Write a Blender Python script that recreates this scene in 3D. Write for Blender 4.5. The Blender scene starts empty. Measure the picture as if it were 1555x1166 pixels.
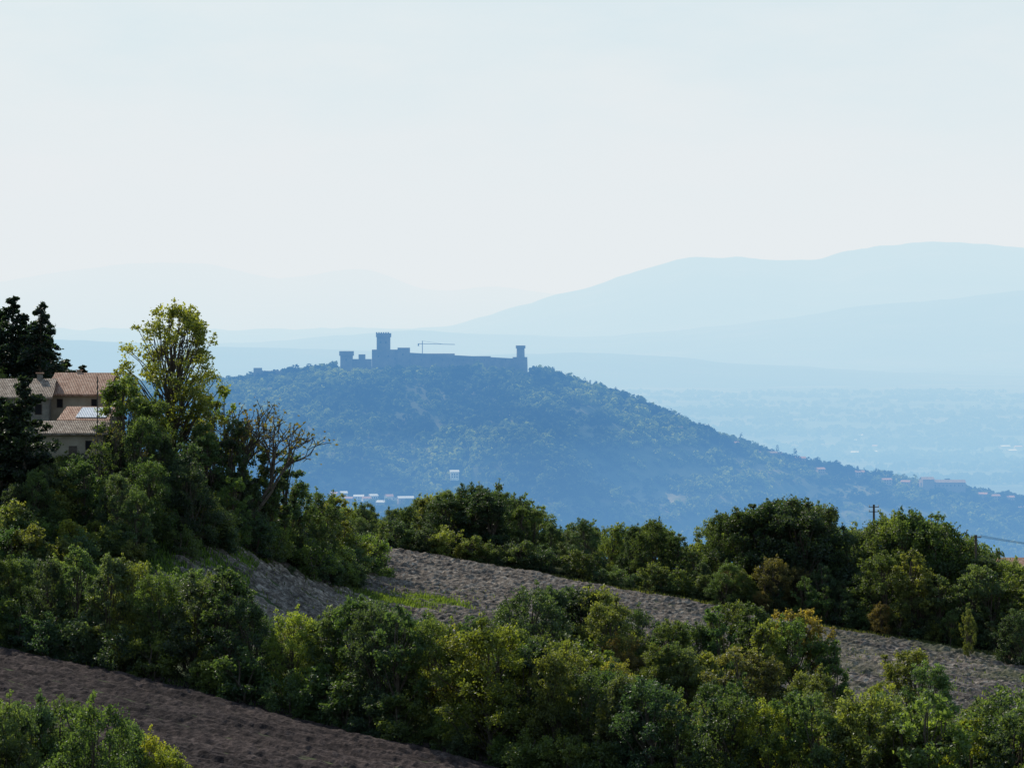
import bpy, math, random
import numpy as np
from mathutils import Vector
random.seed(5); rng=np.random.default_rng(5)
scene=bpy.context.scene
scene.view_settings.view_transform='Standard'
try: scene.view_settings.look='None'
except Exception: pass
scene.view_settings.exposure=0
COL=scene.collection
F=4410.0   # focal length in the units the bearings were surveyed in
def BX(b,d): return (b-777.5)/F*d          # bearing at distance -> world x
def ELZ(e,d): return -(e-480.0)/F*d        # elevation reading at distance -> world z

# ---------------- noise ----------------
TAB=np.random.default_rng(11).random((256,256))
def vn(x,y,s=0):
    x=np.asarray(x,float)+s*17.3; y=np.asarray(y,float)+s*9.7
    xi=np.floor(x).astype(int); yi=np.floor(y).astype(int)
    fx=x-xi; fy=y-yi
    fx=fx*fx*(3-2*fx); fy=fy*fy*(3-2*fy)
    a=TAB[xi&255,yi&255]; b=TAB[(xi+1)&255,yi&255]; c=TAB[xi&255,(yi+1)&255]; d=TAB[(xi+1)&255,(yi+1)&255]
    return (a*(1-fx)+b*fx)*(1-fy)+(c*(1-fx)+d*fx)*fy
def fbm(x,y,o=4,s=0):
    r=0;a=.5;t=0
    for i in range(o):
        r=r+a*vn(x,y,s+i); t+=a; x=x*2.03; y=y*2.03; a*=.5
    return r/t
def S(t):
    t=np.clip(t,0,1); return t*t*(3-2*t)

# ---------------- terrain ----------------
rp=np.array([(-2500,900),(-1200,760),(-500,680),(0,622),(200,590),(340,582),(390,577),(430,571),(517,562),(570,557),(680,556),(800,566),(850,579),(900,594),(950,610),(1000,630),(1050,650),(1100,670),(1150,687),(1200,700),(1300,720),(1400,738),(1470,749),(1555,762),(1800,800),(2300,860),(3500,1000)],float)
rx=(rp[:,0]-777.5)/F*3000; rz=-(rp[:,1]-480)/F*3000
def hill(x,y):
    r=np.interp(x,rx,rz)
    v=3000-y
    f=np.maximum(v,0)
    drop=.40*f-38*(1-np.exp(-f/150.))
    back=np.maximum(-v-25,0)*.35
    n=(fbm(x/130.,y/200.,4,3)-.5)*46*S(f/260.)+(fbm(x/35.,y/35.,2,8)-.5)*7*S(f/60.)
    gul=-26*S(f/300.)*np.abs(np.sin(x/95.+fbm(x/150.,y/150.,2,5)*4))**2
    return r-drop-back+n+gul
def h(x,y):
    x=np.asarray(x,float); y=np.asarray(y,float)
    xc=np.clip(x,-140,160)
    z=-36.2-.14*xc+(fbm(x/22.,y/22.,3,1)-.5)*1.2
    z=z+11*S((-x-15)/30.)*S((y-275)/50.)*(1-S((y-352)/70.))
    z=z+34*S((140-y)/140.)
    brk=432-.18*np.clip(x,-60,100)
    z=z-np.maximum(y-brk,0)*.34
    z=np.where(y<0,np.maximum(z,-2.2),z)
    val=np.where(y<3000,-320.,-300.)
    z=np.maximum(z,val)
    far=np.maximum(hill(x,y),val)
    w=S((y-1500)/300.)
    return z*(1-w)+far*w

def quads_mesh(name,V,Q,mi=None,tint=None,mats=(),smooth=False):
    me=bpy.data.meshes.new(name)
    V=np.asarray(V,np.float32); Q=np.asarray(Q,np.int32)
    n=len(Q)
    me.vertices.add(len(V)); me.vertices.foreach_set('co',V.ravel())
    me.loops.add(4*n); me.loops.foreach_set('vertex_index',Q.ravel())
    me.polygons.add(n); me.polygons.foreach_set('loop_start',np.arange(0,4*n,4,dtype=np.int32))
    if mi is not None: me.polygons.foreach_set('material_index',np.asarray(mi,np.int32))
    me.polygons.foreach_set('use_smooth',np.full(n,smooth))
    for m in mats: me.materials.append(m)
    if tint is not None:
        a=me.attributes.new('tint','FLOAT','FACE'); a.data.foreach_set('value',np.asarray(tint,np.float32))
    me.update(calc_edges=True)
    return me
def add(name,me,parent=None):
    o=bpy.data.objects.new(name,me); COL.objects.link(o)
    if parent: o.parent=parent
    return o
def grid_q(nu,nv):
    i,j=np.meshgrid(np.arange(nu-1),np.arange(nv-1),indexing='ij')
    a=i*nv+j
    return np.stack([a,a+nv,a+nv+1,a+1],-1).reshape(-1,4)

# ---------------- materials ----------------
def newmat(name):
    m=bpy.data.materials.new(name); m.use_nodes=True
    nt=m.node_tree; nt.nodes.clear()
    out=nt.nodes.new('ShaderNodeOutputMaterial')
    return m,nt,out
def ND(nt,t,**k):
    n=nt.nodes.new(t)
    for a,b in k.items(): setattr(n,a,b)
    return n
def ramp(nt,fac,stops):
    r=ND(nt,'ShaderNodeValToRGB')
    e=r.color_ramp.elements
    while len(e)<len(stops): e.new(.5)
    for i,(p,c) in enumerate(stops):
        e[i].position=p; e[i].color=(*c,1)
    nt.links.new(fac,r.inputs[0]); return r.outputs[0]
def noise(nt,vec,scale,detail=4,rough=.55):
    n=ND(nt,'ShaderNodeTexNoise'); n.inputs['Scale'].default_value=scale; n.inputs['Detail'].default_value=detail; n.inputs['Roughness'].default_value=rough
    nt.links.new(vec,n.inputs['Vector']); return n.outputs['Fac']
def mix(nt,fac,a,b,mode='MIX'):
    m=ND(nt,'ShaderNodeMix',data_type='RGBA',blend_type=mode)
    for s,v in ((m.inputs[0],fac),(m.inputs[6],a),(m.inputs[7],b)):
        if isinstance(v,(int,float)): s.default_value=v
        elif isinstance(v,tuple): s.default_value=(*v,1)
        else: nt.links.new(v,s)
    return m.outputs[2]
def pos(nt): return ND(nt,'ShaderNodeNewGeometry').outputs['Position']
def princ(nt,out,col,rough=.9,spec=.2,bump=None,bd=.1,bs=.5):
    p=ND(nt,'ShaderNodeBsdfPrincipled')
    if isinstance(col,tuple): p.inputs['Base Color'].default_value=(*col,1)
    else: nt.links.new(col,p.inputs['Base Color'])
    p.inputs['Roughness'].default_value=rough
    p.inputs['Specular IOR Level'].default_value=spec
    if bump is not None:
        b=ND(nt,'ShaderNodeBump'); b.inputs['Strength'].default_value=bs; b.inputs['Distance'].default_value=bd
        nt.links.new(bump,b.inputs['Height']); nt.links.new(b.outputs[0],p.inputs['Normal'])
    nt.links.new(p.outputs[0],out.inputs[0]); return p

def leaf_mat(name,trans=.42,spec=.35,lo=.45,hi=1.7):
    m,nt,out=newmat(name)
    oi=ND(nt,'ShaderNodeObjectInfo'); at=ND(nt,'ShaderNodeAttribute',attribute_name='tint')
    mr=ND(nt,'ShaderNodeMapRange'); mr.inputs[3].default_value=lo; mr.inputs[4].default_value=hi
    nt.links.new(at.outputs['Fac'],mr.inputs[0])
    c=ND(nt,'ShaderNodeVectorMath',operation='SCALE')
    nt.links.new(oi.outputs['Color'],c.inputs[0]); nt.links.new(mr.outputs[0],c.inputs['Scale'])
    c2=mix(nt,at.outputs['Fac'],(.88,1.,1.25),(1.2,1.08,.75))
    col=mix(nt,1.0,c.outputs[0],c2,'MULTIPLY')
    if spec>0:
        p=ND(nt,'ShaderNodeBsdfPrincipled'); nt.links.new(col,p.inputs['Base Color'])
        p.inputs['Roughness'].default_value=.5; p.inputs['Specular IOR Level'].default_value=spec
    else:
        p=ND(nt,'ShaderNodeBsdfDiffuse'); nt.links.new(col,p.inputs['Color'])
    t=ND(nt,'ShaderNodeBsdfTranslucent')
    col2=mix(nt,1.0,col,(1.8,1.85,.68),'MULTIPLY'); nt.links.new(col2,t.inputs[0])
    ms=ND(nt,'ShaderNodeMixShader'); ms.inputs[0].default_value=trans
    nt.links.new(p.outputs[0],ms.inputs[1]); nt.links.new(t.outputs[0],ms.inputs[2]); nt.links.new(ms.outputs[0],out.inputs[0])
    return m
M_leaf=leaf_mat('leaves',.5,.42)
M_far=leaf_mat('distant_leaves',.35,0,.25,2.1)
m,nt,out=newmat('bark'); P=pos(nt)
princ(nt,out,ramp(nt,noise(nt,P,3),[(.3,(.05,.038,.028)),(.7,(.12,.1,.08))]),.95,.1); M_bark=m

# terrain
m,nt,out=newmat('terrain_ground'); P=pos(nt)
sx=ND(nt,'ShaderNodeSeparateXYZ'); nt.links.new(P,sx.inputs[0])
near=ramp(nt,noise(nt,P,.12,6,.65),[(.3,(.02,.03,.012)),(.5,(.035,.05,.018)),(.62,(.05,.07,.02)),(.75,(.07,.06,.038))])
hl=ramp(nt,noise(nt,P,.012,6,.65),[(.35,(.02,.035,.015)),(.5,(.06,.075,.035)),(.6,(.14,.14,.07)),(.72,(.25,.22,.14))])
vo=ND(nt,'ShaderNodeTexVoronoi'); vo.inputs['Scale'].default_value=.0028; nt.links.new(P,vo.inputs['Vector'])
bw=ND(nt,'ShaderNodeRGBToBW'); nt.links.new(vo.outputs['Color'],bw.inputs[0])
pl=ramp(nt,bw.outputs[0],[(.2,(.03,.045,.025)),(.45,(.04,.06,.03)),(.6,(.07,.075,.045)),(.8,(.035,.055,.028))])
pl2=ramp(nt,noise(nt,P,.0045,6,.7),[(.4,(.5,.55,.55)),(.62,(1.2,1.2,1.15))])
pl=mix(nt,1.0,pl,pl2,'MULTIPLY')
def mr(v,a,b):
    n=ND(nt,'ShaderNodeMapRange'); n.inputs[1].default_value=a; n.inputs[2].default_value=b; nt.links.new(v,n.inputs[0]); return n.outputs[0]
c=mix(nt,mr(sx.outputs[1],700,1500),near,hl); c=mix(nt,mr(sx.outputs[1],3200,3500),c,pl)
princ(nt,out,c,.95,.1,noise(nt,P,1.5,5),.15); M_ter=m

def field_mat(name,a,b,cc,scale,bd,green=None,ang=30):
    m,nt,out=newmat(name); P=pos(nt)
    n1=noise(nt,P,scale,8,.75); n2=noise(nt,P,.06,5,.65)
    mp0=ND(nt,'ShaderNodeMapping'); mp0.inputs['Rotation'].default_value=(0,0,math.radians(ang)); mp0.inputs['Scale'].default_value=(.05,.8,.2)
    nt.links.new(P,mp0.inputs[0]); n3=noise(nt,mp0.outputs[0],1.0,4,.6)
    c1=ramp(nt,n1,[(.36,a),(.52,b),(.66,cc)])
    c2=ramp(nt,n2,[(.3,(.65,.67,.7)),(.7,(1.2,1.17,1.12))])
    c3=ramp(nt,n3,[(.35,(.6,.6,.62)),(.65,(1.25,1.25,1.23))])
    col=mix(nt,1.0,c1,c2,'MULTIPLY'); col=mix(nt,1.0,col,c3,'MULTIPLY')
    if green:
        g=ramp(nt,noise(nt,P,.045,5,.7),[(.45,(0,0,0)),(.62,(1,1,1))])
        sx=ND(nt,'ShaderNodeSeparateXYZ'); nt.links.new(P,sx.inputs[0])
        mp=ND(nt,'ShaderNodeMapRange'); mp.inputs[1].default_value=18; mp.inputs[2].default_value=55; mp.inputs[3].default_value=.0; mp.inputs[4].default_value=.8; nt.links.new(sx.outputs[0],mp.inputs[0])
        mu=ND(nt,'ShaderNodeMath',operation='MULTIPLY'); nt.links.new(g,mu.inputs[0]); nt.links.new(mp.outputs[0],mu.inputs[1])
        col=mix(nt,mu.outputs[0],col,green)
    princ(nt,out,col,.95,.08,n1,bd,1.); return m
M_f1=field_mat('dark_ploughed_soil',(.02,.015,.015),(.055,.040,.038),(.11,.083,.076),2.2,.2,None,34)
M_f2=field_mat('dry_ploughed_soil',(.05,.041,.036),(.18,.148,.125),(.42,.365,.315),1.5,.22,(.09,.10,.045),25)

def lin(a,b,n): return np.linspace(a,b,n,endpoint=False)
xs=np.concatenate([-np.geomspace(40000,700,26),lin(-660,-110,90),lin(-110,120,185),lin(120,680,92),np.geomspace(690,40000,26)])
ys=np.concatenate([lin(-300,0,12),lin(0,560,380),lin(560,1500,24),lin(1500,2300,50),lin(2300,3050,120),lin(3050,3600,24),np.geomspace(3600,70000,50)])
X,Y=np.meshgrid(xs,ys,indexing='ij')
Z=h(X,Y)
add('ground',quads_mesh('ground',np.stack([X,Y,Z],-1).reshape(-1,3),grid_q(len(xs),len(ys)),mats=[M_ter],smooth=True))

def field(name,near,far,nu,nv,mat,fdir,period,amp,clod):
    near=np.array(near,float); far=np.array(far,float)
    U=np.linspace(0,1,nu); Vv=np.linspace(0,1,nv)
    def pl(p):
        t=np.linspace(0,1,len(p)); return np.stack([np.interp(U,t,p[:,0]),np.interp(U,t,p[:,1])],-1)
    A=pl(near);B=pl(far)
    Pt=A[:,None,:]*(1-Vv)[None,:,None]+B[:,None,:]*Vv[None,:,None]
    X=Pt[...,0];Y=Pt[...,1]
    ux,uy=fdir; L=math.hypot(ux,uy); ux/=L;uy/=L
    s=X*(-uy)+Y*ux+ (fbm(X/9,Y/9,2,4)-.5)*1.2
    Z=h(X,Y)+.2+amp*np.sin(s*2*math.pi/period)*(.4+.9*fbm(X/4,Y/4,2,7))+clod*(fbm(X/.7,Y/.7,3,9)-.5)
    Z=Z+.2*np.sin(s*2*math.pi/(period*4.3))*(.5+fbm(X/12,Y/12,2,17))
    edge=np.minimum(np.minimum(U[:,None],1-U[:,None])*60,np.minimum(Vv[None,:],1-Vv[None,:])*60)
    Z=Z-.5*(1-S(edge))
    add(name,quads_mesh(name,np.stack([X,Y,Z],-1).reshape(-1,3),grid_q(nu,nv),mats=[mat],smooth=False))
field('ploughed_field',[(-85,130),(-30,130),(30,130)],[(-85,288),(-19.3,247),(30,212)],440,440,M_f1,(47,-32),1.2,.16,.4)
field('ploughed_field.001',[(-40,286),(30,280),(120,262)],[(-20,424),(27,403),(69,383),(120,358)],480,440,M_f2,(86,-40),1.9,.24,.7)

# ---------------- foliage builders ----------------
def rnd_dirs(r,n):
    v=r.normal(size=(n,3)); return v/np.linalg.norm(v,axis=1,keepdims=True)
def leaf_quads(r,C,size,up=0.0):
    n=len(C); N=rnd_dirs(r,n); N[:,2]+=up; N/=np.linalg.norm(N,axis=1,keepdims=True)
    T=rnd_dirs(r,n); U=np.cross(N,T); U/=np.linalg.norm(U,axis=1,keepdims=True)+1e-9; W=np.cross(N,U)
    s=(size*(.6+.8*r.random(n)))[:,None]
    V=np.stack([C+U*s*.5,C+W*s*.32+N*s*.08,C-U*s*.5,C-W*s*.32+N*s*.08],1).reshape(-1,3)
    return V
def tube(P,R,k=5):
    P=np.array(P,float);n=len(P);V=[];Q=[]
    for i in range(n):
        d=P[min(i+1,n-1)]-P[max(i-1,0)]; d/=np.linalg.norm(d)+1e-9
        a=np.cross(d,[.3,.9,.1]); a/=np.linalg.norm(a)+1e-9; b=np.cross(d,a)
        for j in range(k):
            t=2*math.pi*j/k; V.append(P[i]+R[i]*(math.cos(t)*a+math.sin(t)*b))
    for i in range(n-1):
        for j in range(k):
            Q.append((i*k+j,i*k+(j+1)%k,(i+1)*k+(j+1)%k,(i+1)*k+j))
    return V,Q
class B:
    def __init__(s): s.V=[];s.Q=[];s.m=[];s.t=[];s.n=0
    def addq(s,V,Q,mi,t):
        V=np.asarray(V,float).reshape(-1,3);Q=np.asarray(Q,int)
        s.V.append(V);s.Q.append(Q+s.n);s.n+=len(V);s.m.append(np.full(len(Q),mi));s.t.append(np.broadcast_to(t,(len(Q),)).copy())
    def leaves(s,V,t):
        n=len(V)//4; s.addq(V,np.arange(4*n).reshape(-1,4),1,t)
    def mesh(s,name,mats):
        return quads_mesh(name,np.concatenate(s.V),np.concatenate(s.Q),np.concatenate(s.m),np.concatenate(s.t),mats)
def limb(b,p0,p1,r0,r1,r,sag=.1,n=5):
    p0=np.array(p0,float);p1=np.array(p1,float);L=np.linalg.norm(p1-p0)
    P=[p0+(p1-p0)*t+np.array([0,0,-1])*sag*L*math.sin(math.pi*t)*.6+r.normal(size=3)*L*.03*(0<t<1) for t in np.linspace(0,1,n)]
    V,Q=tube(P,np.linspace(r0,r1,n)); b.addq(V,Q,0,.5); return P
def broadleaf(name,seed,H=10.,R=4.,base=.12,ncl=60,nl=13000,leaf=.26,top=1.0,twigs=True,clr=(.16,.30),round_=False,loose=0.):
    r=np.random.default_rng(seed); b=B()
    lean=r.normal(size=2)*.3
    tp=[np.array([lean[0]*t*2+r.normal()*.1,lean[1]*t*2+r.normal()*.1,-.6+(H*.82+.6)*t]) for t in np.linspace(0,1,8)]
    V,Q=tube(tp,np.linspace(.03*H*.75,.05,8),7); b.addq(V,Q,0,.5)
    cs=[]
    lob=r.random(8)*.6+.6
    for i in range(ncl):
        t=r.random()**.85
        if round_: env=max(.12,math.sin(math.pi*(.16+.78*t)))**.6
        else: env=(math.sin(math.pi*(.12+.80*t**(1.0*top)))**.65)*(1.0-.25*t)
        a=r.random()*2*math.pi
        l=np.interp((a/(2*math.pi)*8)%8,range(9),list(lob)+[lob[0]])
        rad=R*env*l*(.35+.65*r.random()**.5)*.88*(1+loose*(r.random()-.3))
        z=H*(base+(1-base)*t*.93)
        c=np.array([math.cos(a)*rad+lean[0]*t*2,math.sin(a)*rad+lean[1]*t*2,z])
        cr=R*(clr[0]+(clr[1]-clr[0])*r.random())*(1-.25*t)
        cs.append((c,cr))
        if twigs and (i%2==0 or round_):
            k=max(1,min(7,int((base*.6+t*.6)*7))); s=tp[k]
            limb(b,s*1.0,c,.014*H*.5*(1-t*.5),.03,r,-.05)
    # stray leading shoots that break up the outline
    for i in range(ncl//4):
        j=r.integers(0,len(cs)); c0,cr0=cs[j]
        dirv=c0-np.array([0,0,H*.45]); dirv/=np.linalg.norm(dirv)+1e-9; dirv[2]+=.5; dirv/=np.linalg.norm(dirv)
        c=c0+dirv*cr0*(1.0+.6*r.random()); c[2]=min(c[2],H*1.08); c[2]=max(c[2],.5)
        cs.append((c,cr0*.42)); limb(b,c0,c+dirv*cr0*.2,.04,.015,r,0,3)
    w=np.array([c[1]**2 for c in cs]); w/=w.sum()
    idx=r.choice(len(cs),nl,p=w)
    C=np.array([c[0] for c in cs])[idx]; CR=np.array([c[1] for c in cs])[idx]
    D=rnd_dirs(r,nl); rad=CR*(.35+.8*r.random(nl)**.7)
    tips=rnd_dirs(r,len(cs)*9).reshape(len(cs),9,3)
    tip=tips[idx,r.integers(0,9,nl)]
    D=D*.5+tip*.85
    Pp=C+D*rad[:,None]*np.array([1,1,.85])
    Pp[:,2]=np.maximum(Pp[:,2],.15)
    ct=r.random(len(cs))
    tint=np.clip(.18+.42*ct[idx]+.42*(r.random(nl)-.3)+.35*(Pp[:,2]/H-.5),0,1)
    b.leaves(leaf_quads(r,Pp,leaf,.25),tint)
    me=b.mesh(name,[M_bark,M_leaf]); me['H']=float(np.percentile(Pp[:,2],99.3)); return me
def conifer(name,seed,H=14.,R=3.6,droop=.25,nl=9000,tiers=26,up=0.,per=7,fl=.12):
    r=np.random.default_rng(seed); b=B()
    V,Q=tube([(0,0,-.5),(.05,0,H*.5),(0,.05,H)],[.28,.16,.03],6); b.addq(V,Q,0,.5)
    Ps=[];T=[]
    nb=tiers*per
    for i in range(nb):
        t=.06+.93*(i/nb); a=r.random()*6.28
        L=R*(1-t)**.75*(.45+.75*r.random())+.15
        z=H*t; e=np.array([math.cos(a)*L,math.sin(a)*L,z-droop*L+up*L])
        limb(b,(0,0,z),e,.05,.015,r,-.12,4)
        k=int(nl/nb*(.35+1.3*(1-t)))
        u=r.random(k)**.7
        base=np.array([0,0,z])+(e-np.array([0,0,z]))*u[:,None]
        base=base+r.normal(size=(k,3))*np.array([.3,.3,fl])*(1.1-u[:,None]*.6)*(L/R+.4)
        Ps.append(base);T.append(np.full(k,r.random()*.5+.15))
    Pp=np.concatenate(Ps);T=np.concatenate(T)
    b.leaves(leaf_quads(r,Pp,.3,.4),np.clip(T+r.random(len(T))*.25,0,1))
    me=b.mesh(name,[M_bark,M_leaf]); me['H']=H; return me
def baretree(name,seed,H=10.,spread=.42,nl=1500,leaf=.24):
    r=np.random.default_rng(seed); b=B(); tips=[]
    def rec(p,d,L,rad,lv):
        q=p+d*L; limb(b,p,q,rad,rad*.6,r,-.03,4)
        if lv>=5: tips.append(q); return
        if lv>=3: tips.append(q)
        for i in range(3 if lv<3 else 2):
            nd=d+rnd_dirs(r,1)[0]*(spread+.08*lv)*1.3; nd[2]+=.12; nd/=np.linalg.norm(nd)
            rec(p+d*L*(.65+.35*r.random()),nd,L*(.62+.16*r.random()),max(rad*.6,.024),lv+1)
    rec(np.array([0,0,-.3]),np.array([.05,0,1.]),H*.34,.018*H,0)
    tips=np.array(tips)
    idx=r.integers(0,len(tips),nl)
    Pp=tips[idx]+r.normal(size=(nl,3))*.25
    b.leaves(leaf_quads(r,Pp,leaf,.1),r.random(nl)*.6+.2)
    me=b.mesh(name,[M_bark,M_leaf]); me['H']=float(tips[:,2].max()); return me

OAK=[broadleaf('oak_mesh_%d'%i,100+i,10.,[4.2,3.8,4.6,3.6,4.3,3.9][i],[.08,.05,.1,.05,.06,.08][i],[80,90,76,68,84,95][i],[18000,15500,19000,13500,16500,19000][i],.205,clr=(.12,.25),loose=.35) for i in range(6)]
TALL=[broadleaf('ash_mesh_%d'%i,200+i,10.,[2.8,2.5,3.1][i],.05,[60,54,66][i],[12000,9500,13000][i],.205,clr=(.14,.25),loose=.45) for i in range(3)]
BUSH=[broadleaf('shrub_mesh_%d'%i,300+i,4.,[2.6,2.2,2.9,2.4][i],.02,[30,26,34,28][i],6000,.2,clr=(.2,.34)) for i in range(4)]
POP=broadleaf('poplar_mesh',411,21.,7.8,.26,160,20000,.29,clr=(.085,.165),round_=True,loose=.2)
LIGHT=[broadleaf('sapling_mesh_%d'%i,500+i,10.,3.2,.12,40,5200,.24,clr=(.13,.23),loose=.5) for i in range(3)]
CED=conifer('cedar_mesh',21,16.,6.2,.10,22000,13,.1,7,.26)
SPR=conifer('spruce_mesh',22,15.,3.8,.3,14000,18,0,7,.22)
PIN=conifer('pine_mesh',23,12.,4.6,.05,15000,10,.2,7,.28)
BARE=[baretree('bare_tree_mesh_%d'%i,40+i,10.,.42,[350,150][i],.2) for i in range(2)]

C_OAK=[(.048,.078,.036),(.057,.088,.037),(.040,.066,.040),(.068,.096,.035),(.050,.076,.046)]
C_OLI=[(.092,.117,.042),(.104,.124,.040),(.078,.108,.052)]
C_YEL=[(.14,.152,.035),(.12,.15,.038),(.15,.145,.038)]
C_BRN=[(.11,.088,.038),(.095,.088,.038),(.125,.088,.034)]
C_CON=[(.014,.026,.020),(.018,.03,.022)]
def place(kind,me,bx,el,d,col,wid=1.0,x=None,hh=None):
    """stand a plant on the ground at bearing bx / distance d, reaching elevation reading el"""
    xx=BX(bx,d) if x is None else x
    g=float(h(xx,d))
    H=(ELZ(el,d)-g) if hh is None else hh
    H=max(H,1.2)
    s=H/me['H']
    o=add(kind,me); o.location=(xx,d,g-.1)
    sw=s*wid
    o.scale=(sw,sw,s); o.rotation_euler=(0,0,random.random()*6.28)
    c=col if isinstance(col,tuple) else random.choice(col)
    j=.78+.42*random.random(); o.color=(c[0]*j*(.9+.22*random.random()),c[1]*j,c[2]*j,1)
    return o
def prof(pts,b): 
    a=np.array(pts,float); return float(np.interp(b,a[:,0],a[:,1]))
J=lambda a: (random.random()-.5)*2*a
NM=lambda ms:{id(OAK):'oak_tree',id(TALL):'ash_tree',id(LIGHT):'young_tree',id(BARE):'bare_tree'}[id(ms)]

# hedge row between the two fields
hp=[(-150,800),(0,835),(50,850),(130,848),(200,848),(260,858),(350,874),(385,900),(410,932),(450,945),(490,928),(520,922),(600,932),(700,952),(760,962),(800,986),(900,1010),(1000,1040),(1100,1075),(1200,1075),(1300,1070),(1400,1065),(1500,1085),(1555,1070),(1700,1080)]
bx=-150
while bx<1720:
    d=float(np.interp(bx,[-150,0,430,800,1200,1700],[266,262,245,229,219,210]))
    col=C_OAK if random.random()<.75 else (C_OLI if random.random()<.8 else C_YEL)
    if 405<bx<470: col=C_YEL
    if bx>600 and random.random()<.6: col=C_OLI if random.random()<.65 else C_YEL
    me=random.choice(OAK+TALL+(LIGHT if bx>450 else []))
    place('oak_tree' if me in OAK else 'ash_tree',me,bx,prof(hp,bx)+J(18),d+3+J(1.5),col,.92+J(.17))
    place('shrub',random.choice(BUSH),bx+J(20),0,d-.5,random.choice([C_OAK,C_OAK,C_OLI]),1.1,hh=2.5+2.2*random.random())
    bx+=44+J(12)
bx=-150
while bx<1720:
    d=float(np.interp(bx,[-150,0,430,800,1200,1700],[276,271,254,240,230,222]))
    col=C_OAK if random.random()<.65 else C_OLI
    place('oak_tree',random.choice(OAK),bx,prof(hp,bx)+J(14)-2,d+J(2),col,.95)
    bx+=58+J(14)
# back row of the thicket
bp=[(560,950),(640,938),(700,944),(760,930),(790,905),(850,903),(900,903),(945,910),(985,948),(1035,945),(1065,950),(1100,920),(1140,925),(1170,945),(1210,950),(1250,985),(1300,1000),(1350,1010),(1420,1015),(1500,1060)]
bx=590
while bx<1250:
    me=random.choice(OAK+TALL)
    place('oak_tree' if me in OAK else 'ash_tree',me,bx,prof(bp,bx)-4+J(8),282+J(8),C_OAK if random.random()<.75 else C_OLI,.9)
    bx+=36+J(8)
for i in range(64):
    bx=640+950*random.random(); 
    d=240+ (48 if bx<1240 else 22)*random.random()
    u=random.random()
    me=random.choice(BUSH+LIGHT+OAK+TALL)
    nm='shrub' if me in BUSH else ('young_tree' if me in LIGHT else 'oak_tree')
    col=C_OAK if u<.38 else (C_OLI if u<.72 else (C_YEL if u<.9 else C_BRN))
    place(nm,me,bx,0,d,col,1.0,hh=4.5+3.*random.random())
SP=[(1035,945,285,TALL,C_OAK,.8),(1105,918,292,OAK,C_OAK,1.),(1140,940,290,OAK,C_OAK,.9),(1210,926,284,LIGHT,[(.17,.12,.04)],.95),(1272,975,280,TALL,C_OAK,.9),(1385,990,272,OAK,C_OLI,1.1),(1420,1010,268,OAK,C_OLI,1.),(1335,1035,262,LIGHT,C_YEL,1.),
 (1120,985,262,LIGHT,C_BRN,1.2),(1150,1000,262,OAK,C_BRN,1.),(990,985,270,OAK,C_OLI,1.),(1240,1015,258,OAK,C_OLI,1.),(1470,922,374,LIGHT,C_OLI,.55),(1475,925,378,LIGHT,C_OLI,.5),(1540,1045,228,OAK,C_OLI,1.),(1450,1060,250,BARE,C_BRN,1.),
 (1530,925,372,TALL,C_OAK,.9),(1550,935,370,OAK,C_OAK,.9),(1500,1060,240,TALL,C_OLI,1.),(880,895,286,OAK,[(.03,.045,.03)],1.2),(915,905,284,OAK,[(.03,.045,.03)],1.1)]
for b_,e_,d_,ms,c_,w_ in SP:
    place(NM(ms),random.choice(ms),b_,e_,d_,c_,w_)

# bottom-left thicket
for b_,e_,c_ in [(-30,1075,C_OLI),(15,1066,C_OLI),(60,1060,C_OAK),(105,1062,C_OAK),(150,1070,C_OAK),(185,1103,C_OLI),(220,1115,C_YEL),(260,1138,C_YEL),(40,1110,C_YEL),(0,1120,C_OLI),(120,1120,C_OAK),(210,1140,C_OAK),(-60,1090,C_OAK)]:
    place('oak_tree',random.choice(OAK),b_,e_,172+J(6),c_,.75)

# left slope around the house
place('poplar_tree',POP,262,466,336,(.125,.14,.036))
L=[(195,575,322,TALL,C_OAK,1.2),(228,600,326,OAK,C_OAK,.75),(180,655,318,TALL,C_OAK,1.),(205,635,315,OAK,C_OAK,.8),(300,645,330,OAK,C_OAK,.75),(330,612,338,LIGHT,C_OLI,.8),(350,592,342,LIGHT,C_YEL,.8),(320,660,325,TALL,C_OAK,1.),
 (382,620,328,BARE,C_BRN,1.15),(345,640,326,TALL,C_OAK,.9),(365,605,334,BARE,C_BRN,.9),(395,680,334,TALL,C_OAK,1.),(425,685,340,TALL,C_OAK,.9),(410,725,332,OAK,C_OAK,.8),(450,708,345,BARE,C_BRN,.9),(450,735,343,OAK,C_OAK,.8),(485,748,352,OAK,C_OAK,.9),(515,752,362,TALL,C_OLI,1.1),(470,780,345,OAK,C_OAK,.9),
 (250,660,318,OAK,C_OAK,.8),(275,675,314,TALL,C_OAK,1.),(230,700,308,OAK,C_OAK,.9),(130,700,306,TALL,C_OAK,1.),(105,690,308,TALL,C_OAK,.9),(80,700,306,OAK,C_OAK,.8),(165,640,316,BARE,C_BRN,.6),(152,672,312,LIGHT,C_OAK,.9),(50,715,302,OAK,C_OAK,.9),(15,735,300,OAK,C_OAK,.9),
 (545,785,380,OAK,C_OAK,.8),(575,790,392,TALL,C_OLI,.9),(500,800,352,TALL,C_OAK,1.),(435,785,338,TALL,C_OAK,1.),(380,735,328,OAK,C_OAK,.8),(350,725,320,TALL,C_OAK,1.),(300,705,312,OAK,C_OAK,.9),(180,720,304,OAK,C_OAK,.9),(205,745,301,TALL,C_OAK,1.)]
for b_,e_,d_,ms,c_,w_ in L:
    place(NM(ms),random.choice(ms),b_,e_,d_,c_,w_)
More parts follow.
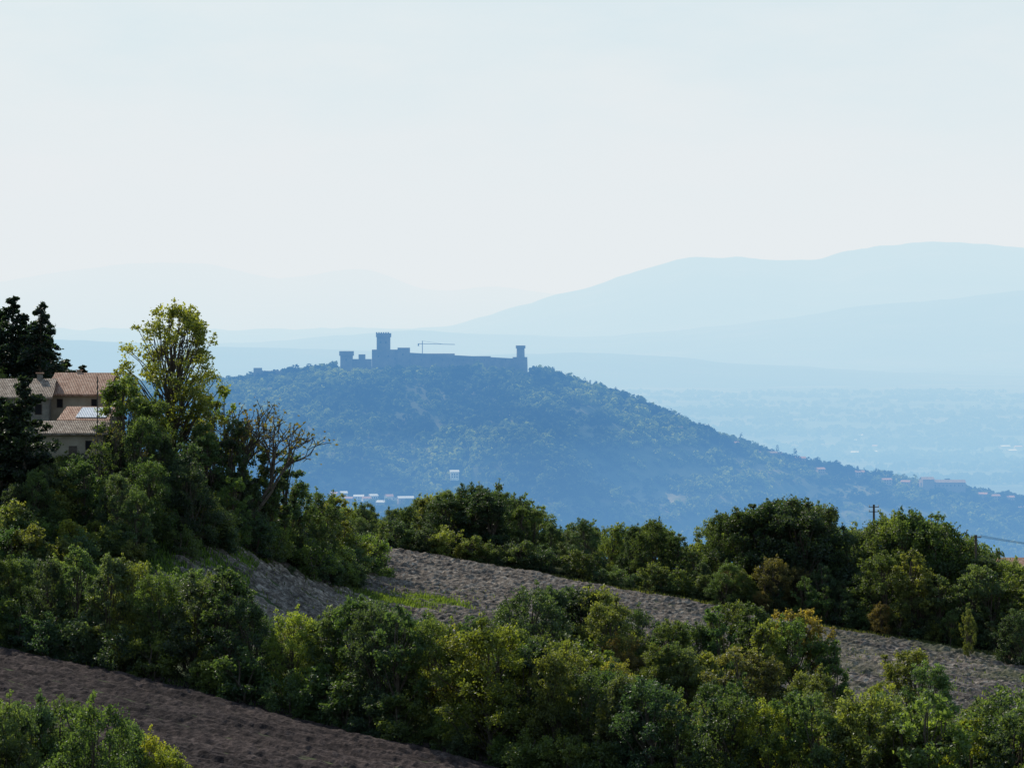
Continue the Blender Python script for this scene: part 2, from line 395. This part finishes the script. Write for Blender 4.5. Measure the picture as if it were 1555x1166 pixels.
for i in range(200):
    bx=-60+600*random.random()**.9; 
    lo=float(np.interp(bx,[-60,40,170,300,400,540],[290,292,295,306,326,348])); hi=float(np.interp(bx,[40,170,540],[310,330,368]))
    d=lo+(hi-lo)*random.random()
    if 345<bx<375 and d<326 : continue
    if bx<25 and d>300: continue
    place('shrub',random.choice(BUSH),bx,0,d,C_OAK if random.random()<.66 else (C_OLI if random.random()<.8 else C_YEL),1.,hh=2.2+3.*random.random())
for b_,e_,d_ in [(540,815,362),(565,812,372),(520,830,354),(575,828,376),(500,850,346),(470,862,338),(440,868,332)]:
    place('shrub',random.choice(BUSH),b_,e_,d_,C_OAK,1.)
place('cedar_tree',CED,20,447,356,C_CON,1.05); place('cedar_tree',CED,-25,455,352,C_CON,1.1); place('cedar_tree',CED,-2,465,360,C_CON,1.1); place('cedar_tree',CED,40,490,362,C_CON,1.1)
place('spruce_tree',SPR,62,456,352,C_CON,1.1); place('spruce_tree',SPR,76,490,358,C_CON,1.1)
place('cedar_tree',CED,100,543,360,C_CON,1.3); place('cedar_tree',CED,125,552,366,C_CON,1.1); place('cedar_tree',CED,72,535,362,C_CON,1.2)
place('pine_tree',PIN,38,570,306,C_CON,1.); place('pine_tree',PIN,2,600,308,C_CON,1.1)
place('oak_tree',OAK[2],-30,560,345,C_OAK,1.)

# wood beyond the middle field
wp=[(440,790),(480,765),(520,755),(560,766),(600,766),(650,760),(690,748),(740,744),(790,756),(830,793),(870,799),(910,786),(950,802),(985,794),(1030,814),(1065,829),(1095,790),(1130,768),(1180,760),(1220,760),(1260,782),(1290,806),(1330,802),(1385,782),(1410,792),(1450,820),(1500,838),(1555,860),(1700,870)]
for rowd,step,dy in ((434,36,0),(447,42,3),(465,50,7),(490,58,9)):
    bx=560 if rowd<460 else 440
    while bx<1720:
        dd=rowd-float(np.interp(bx,[560,1100,1555],[0,16,34]))
        thin=1045<bx<1080
        u=random.random()
        col=C_OAK if (u<.75 and not thin) else C_OLI
        me=random.choice(OAK+TALL[:1] if not thin else TALL)
        place('oak_tree',me,bx,prof(wp,bx)+dy+J(11),dd+J(3),col,.94+J(.14))
        bx+=step+J(9)
for b_,e_,w_ in [(715,744,1.3),(750,748,1.2),(685,752,1.1),(1150,766,1.2),(1195,760,1.25),(1235,768,1.1),(1385,778,.7)]:
    place('oak_tree',random.choice(OAK),b_,e_,430-(b_-600)*.03,[(.034,.055,.032)],w_)
lp=[(1030,860),(1100,845),(1200,870),(1250,860),(1300,870),(1400,855),(1500,885),(1600,895)]
for off in (0,4):
    bx=1030
    while bx<1700:
        dd=424-off-float(np.interp(bx,[560,1100,1555],[0,16,34])); u=random.random()
        place('oak_tree',random.choice(OAK+TALL+LIGHT),bx,prof(lp,bx)+J(26)+off*8,dd+J(2),C_OAK if u<.45 else (C_OLI if u<.88 else C_BRN),1.)
        bx+=32+J(9)
bx=600
while bx<1700:
    dd=421-float(np.interp(bx,[560,1100,1555],[-2,16,34])); 
    place('shrub',random.choice(BUSH),bx,0,dd,C_OAK if random.random()<.55 else C_OLI,1.1,hh=2+2.4*random.random())
    bx+=22+J(8)

# grass
def grass(name,n,fx,col,hgt=.5):
    r=np.random.default_rng(77+n); x,y=fx(r,n); z=h(x,y)
    a=r.random(n)*6.28; w=.09; H=hgt*(.5+r.random(n))
    dx=np.cos(a)*w;dy=np.sin(a)*w; lx=r.normal(size=n)*.15;ly=r.normal(size=n)*.15
    V=np.stack([np.stack([x-dx,y-dy,z],-1),np.stack([x+dx,y+dy,z],-1),np.stack([x+dx*.3+lx,y+dy*.3+ly,z+H],-1),np.stack([x-dx*.3+lx,y-dy*.3+ly,z+H],-1)],1).reshape(-1,3)
    o=add(name,quads_mesh(name,V,np.arange(4*n).reshape(-1,4),tint=r.random(n),mats=[M_leaf])); o.color=(*col,1)
grass('grass',60000,lambda r,n:(r.uniform(-75,-28,n),r.uniform(300,365,n)),(.08,.13,.03))
def strip(r,n):
    t=r.random(n); x=-85+115*t; y=np.interp(x,[-85,-19.3,30],[288,247,212])+r.normal(size=n)*1.2-.5; return x,y
grass('grass',16000,strip,(.05,.07,.028),.4)
def strip2(r,n):
    x=r.uniform(-22,110,n); y=np.interp(x,[-22,-19,27,69,120],[424,424,403,383,358])+r.normal(size=n)*1.2; return x,y
grass('grass',16000,strip2,(.07,.08,.035),.4)
def strip3(r,n):
    t=r.random(n); return -19+12*t+r.normal(size=n)*1.4, 345+20*t*.4+r.normal(size=n)*2.6
grass('grass',5000,strip3,(.075,.11,.03),.5)
grass('field_weeds',5000,lambda r,n:(r.uniform(-30,75,n),r.uniform(300,372,n)),(.07,.085,.035),.45)

# ---------------- solid builders ----------------
def boxm(name,x0,x1,y0,y1,z0,z1,mat,parent=None):
    V=[(x0,y0,z0),(x1,y0,z0),(x1,y1,z0),(x0,y1,z0),(x0,y0,z1),(x1,y0,z1),(x1,y1,z1),(x0,y1,z1)]
    Q=[(3,2,1,0),(4,5,6,7),(0,1,5,4),(1,2,6,5),(2,3,7,6),(3,0,4,7)]
    return add(name,quads_mesh(name,V,Q,mats=[mat]),parent)
def prism(name,cx,cy,r0,r1,z0,z1,n,mat,parent=None,rot=0.):
    V=[]
    for z,r in ((z0,r0),(z1,r1)):
        for k in range(n):
            a=2*math.pi*k/n+rot; V.append((cx+r*math.cos(a),cy+r*math.sin(a),z))
    me=bpy.data.meshes.new(name)
    me.from_pydata(V,[],[tuple((k,(k+1)%n,n+(k+1)%n,n+k)) for k in range(n)]+[tuple(range(n,2*n)),tuple(range(n-1,-1,-1))])
    me.materials.append(mat); return add(name,me,parent)
def empty(name):
    o=bpy.data.objects.new(name,None); COL.objects.link(o); return o
def stone(name,a,b,sc=.5):
    m,nt,out=newmat(name); P=pos(nt); n=noise(nt,P,sc,6,.65)
    princ(nt,out,ramp(nt,n,[(.3,a),(.7,b)]),.9,.15,noise(nt,P,sc*8,3),.05); return m
M_stone=stone('castle_stone',(.08,.075,.062),(.19,.175,.14),.12)
M_dark=stone('dark_opening',(.012,.012,.014),(.02,.02,.022))
M_wall=stone('plaster_wall',(.24,.20,.15),(.36,.31,.24),.8)
M_gray=stone('stone_wall',(.13,.12,.105),(.26,.24,.215),1.6)
M_metal=stone('galvanised_metal',(.22,.23,.24),(.34,.35,.36))
M_white=stone('white_plaster',(.5,.5,.48),(.68,.68,.65))
M_wood=stone('weathered_wood',(.07,.055,.045),(.13,.105,.085),2)
def tiles(name,a,b,c):
    m,nt,out=newmat(name); P=pos(nt)
    w=ND(nt,'ShaderNodeTexWave',wave_type='BANDS',bands_direction='X'); w.inputs['Scale'].default_value=1.6; w.inputs['Distortion'].default_value=.6; nt.links.new(P,w.inputs[0])
    n=noise(nt,P,1.7,6,.7)
    princ(nt,out,ramp(nt,n,[(.32,a),(.5,b),(.68,c)]),.85,.2,w.outputs['Fac'],.08,.8); return m
M_tile=tiles('terracotta_tiles',(.20,.10,.07),(.38,.22,.155),(.50,.35,.27))
M_old=tiles('old_roof_tiles',(.10,.075,.06),(.24,.18,.14),(.42,.35,.29))
M_pan=tiles('pale_metal_roof',(.45,.48,.52),(.6,.63,.68),(.7,.72,.76))

# ---------------- castle ----------------
castle=empty('castle')
cx=lambda b:BX(b,3000); cz=lambda e:ELZ(e,3000)
def merlons(x0,x1,y,z,step=2.6):
    V=[];Q=[];k=0;x=x0
    while x<x1-1:
        for p in [(x,y-.5,z-.1),(x+1.4,y-.5,z-.1),(x+1.4,y+.5,z-.1),(x,y+.5,z-.1),(x,y-.5,z+1.1),(x+1.4,y-.5,z+1.1),(x+1.4,y+.5,z+1.1),(x,y+.5,z+1.1)]: V.append(p)
        for q in [(4,5,6,7),(0,1,5,4),(1,2,6,5),(2,3,7,6),(3,0,4,7)]: Q.append([i+k for i in q])
        k+=8;x+=step
    add('merlons',quads_mesh('merlons',V,Q,mats=[M_stone]),castle)
BZ=cz(575)
boxm('keep_block',cx(565),cx(604),2996,3020,BZ,cz(531),M_stone,castle)
boxm('keep_turret',cx(604)+.01,cx(622),2994,3012,BZ,cz(528),M_stone,castle)
boxm('keep_tower',cx(572),cx(592),2999,3013,cz(533),cz(512),M_stone,castle)
boxm('keep_tower_gallery',cx(571),cx(593.3),2998.2,3013.8,cz(512),cz(506),M_stone,castle)
merlons(cx(571),cx(593),2998.8,cz(506),2.4)
boxm('west_tower',cx(518),cx(536),2985,2998,BZ,cz(540),M_stone,castle)
boxm('west_tower_gallery',cx(516.5),cx(537.5),2984,2999,cz(540),cz(533),M_stone,castle)
boxm('west_wall',cx(536)+.01,cx(565),2990,2992.5,BZ,cz(545),M_stone,castle)
boxm('gatehouse',cx(545),cx(555),2992.6,2999,BZ,cz(538),M_stone,castle)
x0,x1=cx(622)+.02,cx(779)
V=[(x0,2995,BZ),(x1,2990,BZ),(x1,2993,BZ),(x0,2998,BZ),(x0,2995,cz(535.5)),(x1,2990,cz(544)),(x1,2993,cz(544)),(x0,2998,cz(535.5))]
add('curtain_wall',quads_mesh('curtain_wall',V,[(3,2,1,0),(4,5,6,7),(0,1,5,4),(1,2,6,5),(2,3,7,6),(3,0,4,7)],mats=[M_stone]),castle)
boxm('inner_building',cx(625),cx(690),3001,3018,BZ,cz(537),M_stone,castle)
boxm('inner_building',cx(690)+.01,cx(745),3005,3014,BZ,cz(541),M_stone,castle)
prism('east_bastion',cx(789.5),2992,8.3,7.6,BZ-6,cz(542),12,M_stone,castle)
prism('east_tower',cx(790.5),2993,4.2,4.0,cz(542),cz(528),12,M_stone,castle)
prism('east_tower_gallery',cx(790.5),2993,5.0,5.0,cz(529),cz(524.5),12,M_stone,castle)
for b_,e_,yy in [(578,520,2998.9),(586,520,2998.9),(575,541,2995.9),(590,541,2995.9),(612,538,2993.9),(527,546,2984.9),(600,545,2995.9)]:
    boxm('window',cx(b_)-.6,cx(b_)+.6,yy-.05,yy+.1,cz(e_)-1.,cz(e_)+1.2,M_dark,castle)
for i,b_ in enumerate(range(640,775,16)):
    yw=2995-5*(cx(b_)-x0)/(x1-x0)
    boxm('arrow_slit',cx(b_)-.3,cx(b_)+.3,yw-.05,yw+.2,cz(546)-1.2,cz(546)+1.,M_dark,castle)
ruin=empty('stone_ruin')
boxm('wall',cx(386),cx(398),2992,3000,cz(590),cz(558.5),M_stone,ruin); boxm('wall_low',cx(398)+.01,cx(428),2993,2999,cz(592),cz(563),M_stone,ruin)
crane=empty('tower_crane')
def strut(name,p,q,w,mat,parent,k=5):
    V,Q=tube([p,q],[w,w],k); return add(name,quads_mesh(name,V,Q,mats=[mat]),parent)
xc=cx(640)
strut('mast',(xc,3030,cz(560)),(xc,3030,cz(518)),.45,M_metal,crane)
strut('jib',(xc,3030,cz(522.5)),(cx(690),3030,cz(523.5)),.32,M_metal,crane)
strut('counter_jib',(xc,3030,cz(522.5)),(cx(634),3030,cz(522.3)),.4,M_metal,crane)
strut('tie',(xc,3030,cz(518)),(cx(672),3030,cz(523)),.12,M_metal,crane)
boxm('counterweight',cx(633),cx(635),3029,3031,cz(526),cz(522),M_metal,crane)

# ---------------- hillside vegetation ----------------
def forest(name,xy,rad,asp,tint,nq,mat,col,leaf):
    r=np.random.default_rng(len(xy)); n=len(xy)
    z=h(xy[:,0],xy[:,1])
    D=rnd_dirs(r,n*nq).reshape(n,nq,3); D[:,:,2]=np.abs(D[:,:,2])*1.1-.15
    rr=(.7+.38*r.random((n,nq,1)))
    C=np.stack([xy[:,0],xy[:,1],z+rad*asp*.45],-1)[:,None,:]+D*rr*np.stack([rad,rad,rad*asp],-1)[:,None,:]
    sz=np.repeat(rad*leaf,nq)
    n2=n*nq; Nn=D.reshape(-1,3)*.9+rnd_dirs(r,n2)*.55; Nn/=np.linalg.norm(Nn,axis=1,keepdims=True)
    T_=rnd_dirs(r,n2); U=np.cross(Nn,T_); U/=np.linalg.norm(U,axis=1,keepdims=True)+1e-9; W=np.cross(Nn,U)
    s=(sz*(.6+.8*r.random(n2)))[:,None]; C=C.reshape(-1,3)
    V=np.stack([C+U*s*.5,C+W*s*.4,C-U*s*.5,C-W*s*.4],1).reshape(-1,3)
    T=np.clip(np.repeat(tint,nq)+.25*(r.random(n*nq)-.5),0,1)
    o=add(name,quads_mesh(name,V,np.arange(4*n*nq).reshape(-1,4),tint=T,mats=[mat])); o.color=(*col,1)
def hill_y(b_,e_):
    for yy in np.arange(3000,2300,-4.):
        if float(h(BX(b_,yy),yy))<ELZ(e_,yy): return yy
    return 2600.
VH=[(545,758,9),(556,764,8),(567,756,7),(596,760,13),(616,763,14),(580,770,8),(690,722,8),(530,762,8),(1180,692,9),(640,768,10),(508,756,7),(1030,655,8),(1215,703,10),(1305,722,9),(1345,733,10),(1490,756,12),(1510,758,9),(1245,716,8),(522,750,6),(1115,678,8),(1375,738,9),(1532,762,9)]
VP=[(BX(b_,hill_y(b_,e_)),hill_y(b_,e_)-3,w_,b_) for b_,e_,w_ in VH]
r=np.random.default_rng(3)
N=24000
x=r.uniform(-420,700,N); y=3040-(r.random(N))*620
dens=fbm(x/70,y/70,4,12); terr=(x>60)&(np.sin((hill(x,y))/3.2)>.1)&(y<2960)
keep=((dens>.40)|(y>2960)|(r.random(N)<.35))&~(terr&(r.random(N)<.8)&(dens<.62))
incastle=(x>cx(510))&(x<cx(808))&(y>2972)
keep&=~incastle
for vx,vy,vw,vb in VP:
    keep&=~((np.abs(x-vx)<vw*.5)&(y<vy+6)&(y>vy-13))
x=x[keep];y=y[keep];dens=dens[keep]
rad=2.2+4.0*r.random(len(x))**1.5*np.clip(dens*1.7,.6,1.4)
tint=np.clip(.05+2.0*(fbm(x/45,y/70,4,21)-.3)+.4*(r.random(len(x))-.5),0,1)
forest('hillside_forest',np.stack([x,y],-1),rad,.8+.5*r.random(len(x)),tint,30,M_far,(.07,.095,.040),.75)
n=520
x=r.uniform(cx(345),cx(1600),n); x=x[(x<cx(512))|(x>cx(803))]
x=x[(vn(x/16,x*0+3,5)>.32)]
y=2990+r.normal(size=len(x))*9
forest('ridge_trees',np.stack([x,y],-1),2.2+2.8*r.random(len(x))*vn(x/20,x*0,2)*1.5,1+.4*r.random(len(x)),r.random(len(x))*.4,40,M_far,(.03,.045,.022),.6)
cyp=[(888,3000),(896,3000),(905,2998),(935,2998),(942,2998),(1012,2996),(1018,2998),(1046,2996),(1062,2998),(1075,2996),(1125,2996),(1180,2996),(1207,2996),(840,3000),(852,2998),(1300,2990),(1520,2990)]
xy=np.array([(cx(b_),y_) for b_,y_ in cyp]); 
forest('cypress_trees',xy,np.full(len(xy),1.8)+r.random(len(xy)),np.full(len(xy),3.4)+r.random(len(xy))*1.2,np.full(len(xy),.1),90,M_far,(.02,.032,.018),.6)
xy=np.array([(cx(b_),2992+3*r.random()) for b_ in [820,848,868,960,968,985,992,1030,1040,1052,1068,1080,1086,1100,1165,1172,1200,1212,1240,1260,1270,1330,1350,395,405,415,450,470,480,505]])
forest('ridge_trees',xy,3.6+2.0*r.random(len(xy)),np.full(len(xy),1.5),np.full(len(xy),.1),110,M_far,(.024,.036,.02),.42)

def house(name,xc,yc,w,dp,hw,pitch,rot,wm,rm,zb=None):
    e=empty(name); g=float(h(xc,yc)) if zb is None else zb
    e.location=(xc,yc,g); e.rotation_euler=(0,0,rot)
    boxm('walls',-w/2,w/2,-dp/2,dp/2,-2,hw,wm,e)
    rh=dp/2*math.tan(pitch); o=.5; t=.22
    for s in (-1,1):
        ye=s*(dp/2+o); ze=hw-o*math.tan(pitch)+.02
        V=[(-w/2-o,ye,ze),(w/2+o,ye,ze),(w/2+o,0,hw+rh+.02),(-w/2-o,0,hw+rh+.02)]
        V=V+[(a,b,c_+t) for a,b,c_ in V]
        add('roof',quads_mesh('roof',V,[(3,2,1,0),(4,5,6,7),(0,1,5,4),(1,2,6,5),(3,0,4,7)],mats=[rm]),e)
    for s in (-1,1):
        me=bpy.data.meshes.new('gable'); xx=s*(w/2-.01)
        me.from_pydata([(xx,-dp/2,hw-.01),(xx,dp/2,hw-.01),(xx,0,hw+rh)],[],[(0,1,2)]); me.materials.append(wm); add('gable',me,e)
    return e
def win(e,x,y,z,w=.9,hh=1.3,frame=None):
    boxm('window_frame',x-w/2-.08,x+w/2+.08,y-.03,y+.05,z-hh/2-.08,z+hh/2+.08,frame or M_wood,e)
    boxm('window_pane',x-w/2,x+w/2,y-.06,y-.031,z-hh/2,z+hh/2,M_dark,e)
for vx,vy,w,b_ in VP:
    hs=house('village_house',vx,vy,w,8,4.5+1.8*random.random(),.35,random.uniform(-.4,.4),M_white if (random.random()<.35 and b_<700) else M_wall,M_tile if random.random()<.45 or b_>700 else M_pan)
    for k in (-.28,0,.28):
        for zz in (1.4,3.7): win(hs,k*w,-4.0,zz,1.,1.2)
e=house('monastery',cx(1425),2975,46,15,9,.3,0,M_gray,M_old,zb=cz(743)); 
for k in range(-5,6): win(e,k*4,-7.5,6,1.,1.6)
e=house('monastery',cx(1401),2968,12,14,11,.3,.1,M_gray,M_old,zb=cz(741))
e=house('village_house',cx(1160),2985,24,9,5,.3,0,M_gray,M_old)
e=house('village_house',cx(1546),2960,14,9,5,.3,0,M_gray,M_old)
r2=random.Random(8)
for i in range(14):
    yy=r2.uniform(6200,8000); b_=r2.choice([r2.uniform(1290,1330),r2.uniform(1500,1600)])
    house('farm_building',BX(b_,yy),yy,r2.uniform(10,26),14,5,.25,r2.uniform(-.5,.5),M_wall,M_pan if r2.random()<.4 else M_tile)
xy=[]
for i in range(170):
    yy=r2.uniform(5200,11500); xx=BX(r2.uniform(780,1700),yy); k=r2.randint(6,30); aa=r2.uniform(-.3,.3)
    L_=r2.uniform(60,380)
    for j in range(k):
        t=r2.uniform(-1,1); xy.append((xx+t*L_*math.cos(aa)+r2.gauss(0,12),yy+t*L_*math.sin(aa)+r2.gauss(0,40)))
xy=np.array(xy)
forest('plain_woods',xy,8+8*r.random(len(xy)),np.full(len(xy),.7),.2+r.random(len(xy))*.4,20,M_far,(.045,.06,.03),.8)

# ---------------- near houses ----------------
def nz(e_,d): return ELZ(e_,d)
def mk(name,b0,b1,eave,d0,dp,pitch,wm,rm,rot=0.,floor=706):
    xc=(BX(b0,d0)+BX(b1,d0))/2; w=BX(b1,d0)-BX(b0,d0)
    zb=nz(floor,d0); return house(name,xc,d0+dp/2,w,dp,nz(eave,d0)-zb,pitch,rot,wm,rm,zb=zb),w,nz(eave,d0)-zb
e,w,hw=mk('farmhouse',80,165,598,336,8.6,.46,M_wall,M_tile,-.12)
for k in (-.3,.33): 
    win(e,k*w,-4.3,hw-1.1,.6,.9)
e2,w,hw2=mk('stone_house',-8,70,603,333,9.,.38,M_gray,M_old,.06)
for k in (-.3,.3): win(e2,k*w,-4.5,hw2-1.4,.7,1.1); 
for k in (-.1,): win(e2,k*w,-4.5,hw2-4.2,.8,1.2)
boxm('chimney',1.2,1.8,-.4,.2,hw2+.8,hw2+2.6,M_gray,e2); boxm('chimney_cap',1.05,1.95,-.55,.35,hw2+2.6,hw2+2.72,M_tile,e2)
boxm('chimney',-1.2,-.7,.2,.7,hw+1.,hw+2.6,M_wall,e); boxm('chimney_cap',-1.3,-.6,.1,.8,hw+2.6,hw+2.7,M_tile,e)
e3,w,hw3=mk('farmhouse',100,168,638,327,6.4,.36,M_wall,M_tile,-.15)
win(e3,.2*w,-3.2,hw3-1.,.6,.8)
V=[]; pt=math.tan(.36)
for y_ in (-3.2,-.5):
    V+=[( -1.0,y_,hw3+(3.2+y_)*pt+.30),(2.5,y_,hw3+(3.2+y_)*pt+.30)]
V=[V[0],V[1],V[3],V[2]]; V=V+[(a,b,c_+.06) for a,b,c_ in V]
add('roof_sheets',quads_mesh('roof_sheets',V,[(3,2,1,0),(4,5,6,7),(0,1,5,4),(1,2,6,5),(2,3,7,6),(3,0,4,7)],mats=[M_pan]),e3)
e4,w,hw4=mk('farm_annex',62,154,658,320,6.2,.33,M_wall,M_old,.08)
for k in (-.3,.25): win(e4,k*w,-3.1,hw4-1.3,.6,.9)
boxm('door',-.5,.4,-3.16,-3.05,0,2.1,M_wood,e4)

# utility poles & wires
def pole(b_,top,dd,arms=1,rad=.13):
    x=BX(b_,dd); g=float(h(x,dd)); zt=ELZ(top,dd); e=empty('utility_pole')
    strut('pole',(x,dd,g-.5),(x,dd,zt),rad,M_wood,e,8)
    pts=[]
    for a in range(arms):
        z=zt-.35-a*.7; strut('crossarm',(x-.75,dd,z),(x+.75,dd,z),.06,M_wood,e)
        for s in (-.68,0,.68):
            strut('insulator',(x+s,dd,z+.05),(x+s,dd,z+.3),.06,M_white,e); pts.append((x+s,dd,z+.3))
    return pts
def wire(p,q,sag,w=.02):
    p=np.array(p);q=np.array(q)
    P=[p+(q-p)*t-np.array([0,0,sag*4*t*(1-t)]) for t in np.linspace(0,1,14)]
    V,Q=tube(P,[w]*14,4); add('power_line',quads_mesh('power_line',V,Q,mats=[M_dark]))
a=pole(1327,766,430,arms=2,rad=.16); b=pole(1482,812,400,rad=.16); c_=pole(1760,838,385); d_=pole(1161,858,404)
for i in range(3): wire(b[i],c_[i],.6,.018)
l=pole(148,572,318,arms=0,rad=.07)
e=house('farmhouse',BX(1552,424),424,6,6,3,.4,0,M_wall,M_tile,zb=ELZ(893,424))

# ---------------- distant ranges ----------------
def mount_mat():
    m,nt,out=newmat('mountain_slopes'); P=pos(nt)
    princ(nt,out,ramp(nt,noise(nt,P,.0012,6,.6),[(.3,(.03,.045,.025)),(.55,(.05,.065,.035)),(.75,(.09,.09,.06))]),.95,.05); return m
M_m=mount_mat()
def rangem(name,pts,d,depth,seed,amp):
    a=np.array(pts,float); ext=5200
    b=np.arange(-ext,ext+1,10.)+777
    e=np.interp(b,a[:,0],a[:,1])
    e=np.convolve(np.pad(e,3,mode='edge'),np.ones(7)/7,'valid')
    e=e+np.where((b<a[0,0])|(b>a[-1,0]),(fbm(b/300.,b*0,3,seed)-.5)*40,0)+(fbm(b/40.,b*0,5,seed)-.5)*amp
    xr=(b-777.5)/F*d; zr=-(e-480)/F*d
    v=np.concatenate([np.linspace(-1,0,26),np.linspace(.1,.5,4)])
    V_,X_=np.meshgrid(v,xr,indexing='xy')
    Zr=np.repeat(zr[:,None],len(v),1)
    f=np.abs(V_)
    nn=(fbm(X_/1500.,V_*3+seed,4,seed)-.5)*.5*S(f*4)
    Z_=-330+(Zr+330)*np.clip(1-f**1.1+nn*(1-f)*.8,0,1)
    Z_=np.where(V_==0,Zr,np.minimum(Z_,Zr))
    Y_=d+V_*depth
    add(name,quads_mesh(name,np.stack([X_,Y_,Z_],-1).reshape(-1,3),grid_q(len(xr),len(v)),mats=[M_m],smooth=True))
rangem('low_hills',[(-200,512),(90,515),(200,520),(340,527),(517,530),(700,540),(820,537),(860,534),(930,537),(1040,542),(1100,552),(1200,555),(1300,562),(1400,567),(1555,571),(1800,575)],14000,2200,1,4)
rangem('mountain_range',[(-300,520),(400,520),(560,506),(640,500),(700,505),(900,512),(1040,500),(1130,490),(1220,480),(1300,464),(1400,458),(1555,441),(1800,430)],20000,3500,2,5)
rangem('mountain_range',[(-300,500),(300,500),(620,498),(700,492),(780,468),(880,440),(960,415),(1030,393),(1080,389),(1130,391),(1180,394),(1220,400),(1260,388),(1300,380),(1340,374),(1380,367),(1450,366),(1500,370),(1555,378),(1800,400)],28000,6000,3,9)
rangem('mountain_range',[(-300,440),(0,428),(100,412),(180,402),(250,398),(330,402),(420,425),(480,415),(540,406),(580,415),(620,432),(660,446),(740,432),(800,440),(860,448),(1000,440),(1555,430)],46000,9000,4,5)

# ---------------- aerial haze: homogeneous air volumes, own emission standing in for scattered sunlight ----------------
AIRLIGHT=(.80,.845,.87)
def air(name,x0,x1,y0,y1,z0,z1,s):
    m=bpy.data.materials.new(name); m.use_nodes=True; nt=m.node_tree; nt.nodes.clear()
    out=ND(nt,'ShaderNodeOutputMaterial')
    D=max(s)/1000.
    ab=ND(nt,'ShaderNodeVolumeAbsorption'); ab.inputs['Density'].default_value=D; ab.inputs['Color'].default_value=(*[1-v/max(s) for v in s],1)
    em=ND(nt,'ShaderNodeEmission'); E=[a*v/1000. for a,v in zip(AIRLIGHT,s)]; k=max(E)  # glow put into the air in place of real scattering
    em.inputs[0].default_value=(*[v/k for v in E],1); em.inputs[1].default_value=k
    ad=ND(nt,'ShaderNodeAddShader'); nt.links.new(ab.outputs[0],ad.inputs[0]); nt.links.new(em.outputs[0],ad.inputs[1])
    nt.links.new(ad.outputs[0],out.inputs['Volume'])
    return boxm(name,x0,x1,y0,y1,z0,z1,m)
air('emissive_haze',-9000,9000,480,3300,-110,300,(.042,.118,.265))
air('emissive_haze',-9000,9000,620,3300,-420,-111,(.088,.215,.46))
air('emissive_haze',-20000,20000,3301,6200,-420,300,(.13,.235,.36))
air('emissive_haze',-60000,60000,6201,31000,-420,1600,(.044,.068,.098))
air('emissive_haze',-60000,60000,31001,69000,-420,1600,(.09,.10,.11))

# ---------------- sky & sun ----------------
az=math.radians(-34); el=math.radians(38)
w=bpy.data.worlds.new('World'); scene.world=w; w.use_nodes=True; nt=w.node_tree; nt.nodes.clear()
out=ND(nt,'ShaderNodeOutputWorld'); bg=ND(nt,'ShaderNodeBackground')
sk=ND(nt,'ShaderNodeTexSky',sky_type='NISHITA'); sk.sun_disc=False; sk.sun_elevation=el; sk.sun_rotation=az; sk.altitude=400; sk.air_density=1.0; sk.dust_density=2.5; sk.ozone_density=1
tc=ND(nt,'ShaderNodeTexCoord'); mp=ND(nt,'ShaderNodeMapping'); mp.inputs['Scale'].default_value=(9,9,30); nt.links.new(tc.outputs['Generated'],mp.inputs[0])
nz_=noise(nt,mp.outputs[0],1.0,8,.62)
veil=ramp(nt,nz_,[(.35,(6.75,7.75,8.35)),(.65,(8.15,8.5,8.65))])
sp=ND(nt,'ShaderNodeSeparateXYZ'); nt.links.new(tc.outputs['Generated'],sp.inputs[0])
zen=ramp(nt,sp.outputs[2],[(.02,(1.0,1.0,1.0)),(.12,(.88,.97,1.0)),(.5,(.48,.66,.86)),(1.0,(.34,.52,.78))])
veil=mix(nt,1.0,veil,zen,'MULTIPLY')
mc=mix(nt,.82,sk.outputs[0],veil)
nt.links.new(mc,bg.inputs[0]); bg.inputs[1].default_value=.10; nt.links.new(bg.outputs[0],out.inputs[0])
sl=bpy.data.lights.new('sun','SUN'); sl.energy=5.0; sl.angle=math.radians(.5); sl.color=(1,.95,.84)
so=bpy.data.objects.new('sun',sl); COL.objects.link(so)
s=Vector((math.sin(az)*math.cos(el),math.cos(az)*math.cos(el),math.sin(el)))
so.rotation_euler=(-s).to_track_quat('-Z','Y').to_euler(); so.location=(-40,100,80)

cam=bpy.data.cameras.new('camera'); co=bpy.data.objects.new('camera',cam); COL.objects.link(co)
cam.sensor_width=36; cam.lens=36*F/1555; cam.shift_y=-103/1555; cam.clip_start=1; cam.clip_end=120000
co.location=(0,0,0); co.rotation_euler=(math.pi/2,0,0)
scene.camera=co
print('objects',len(bpy.data.objects))
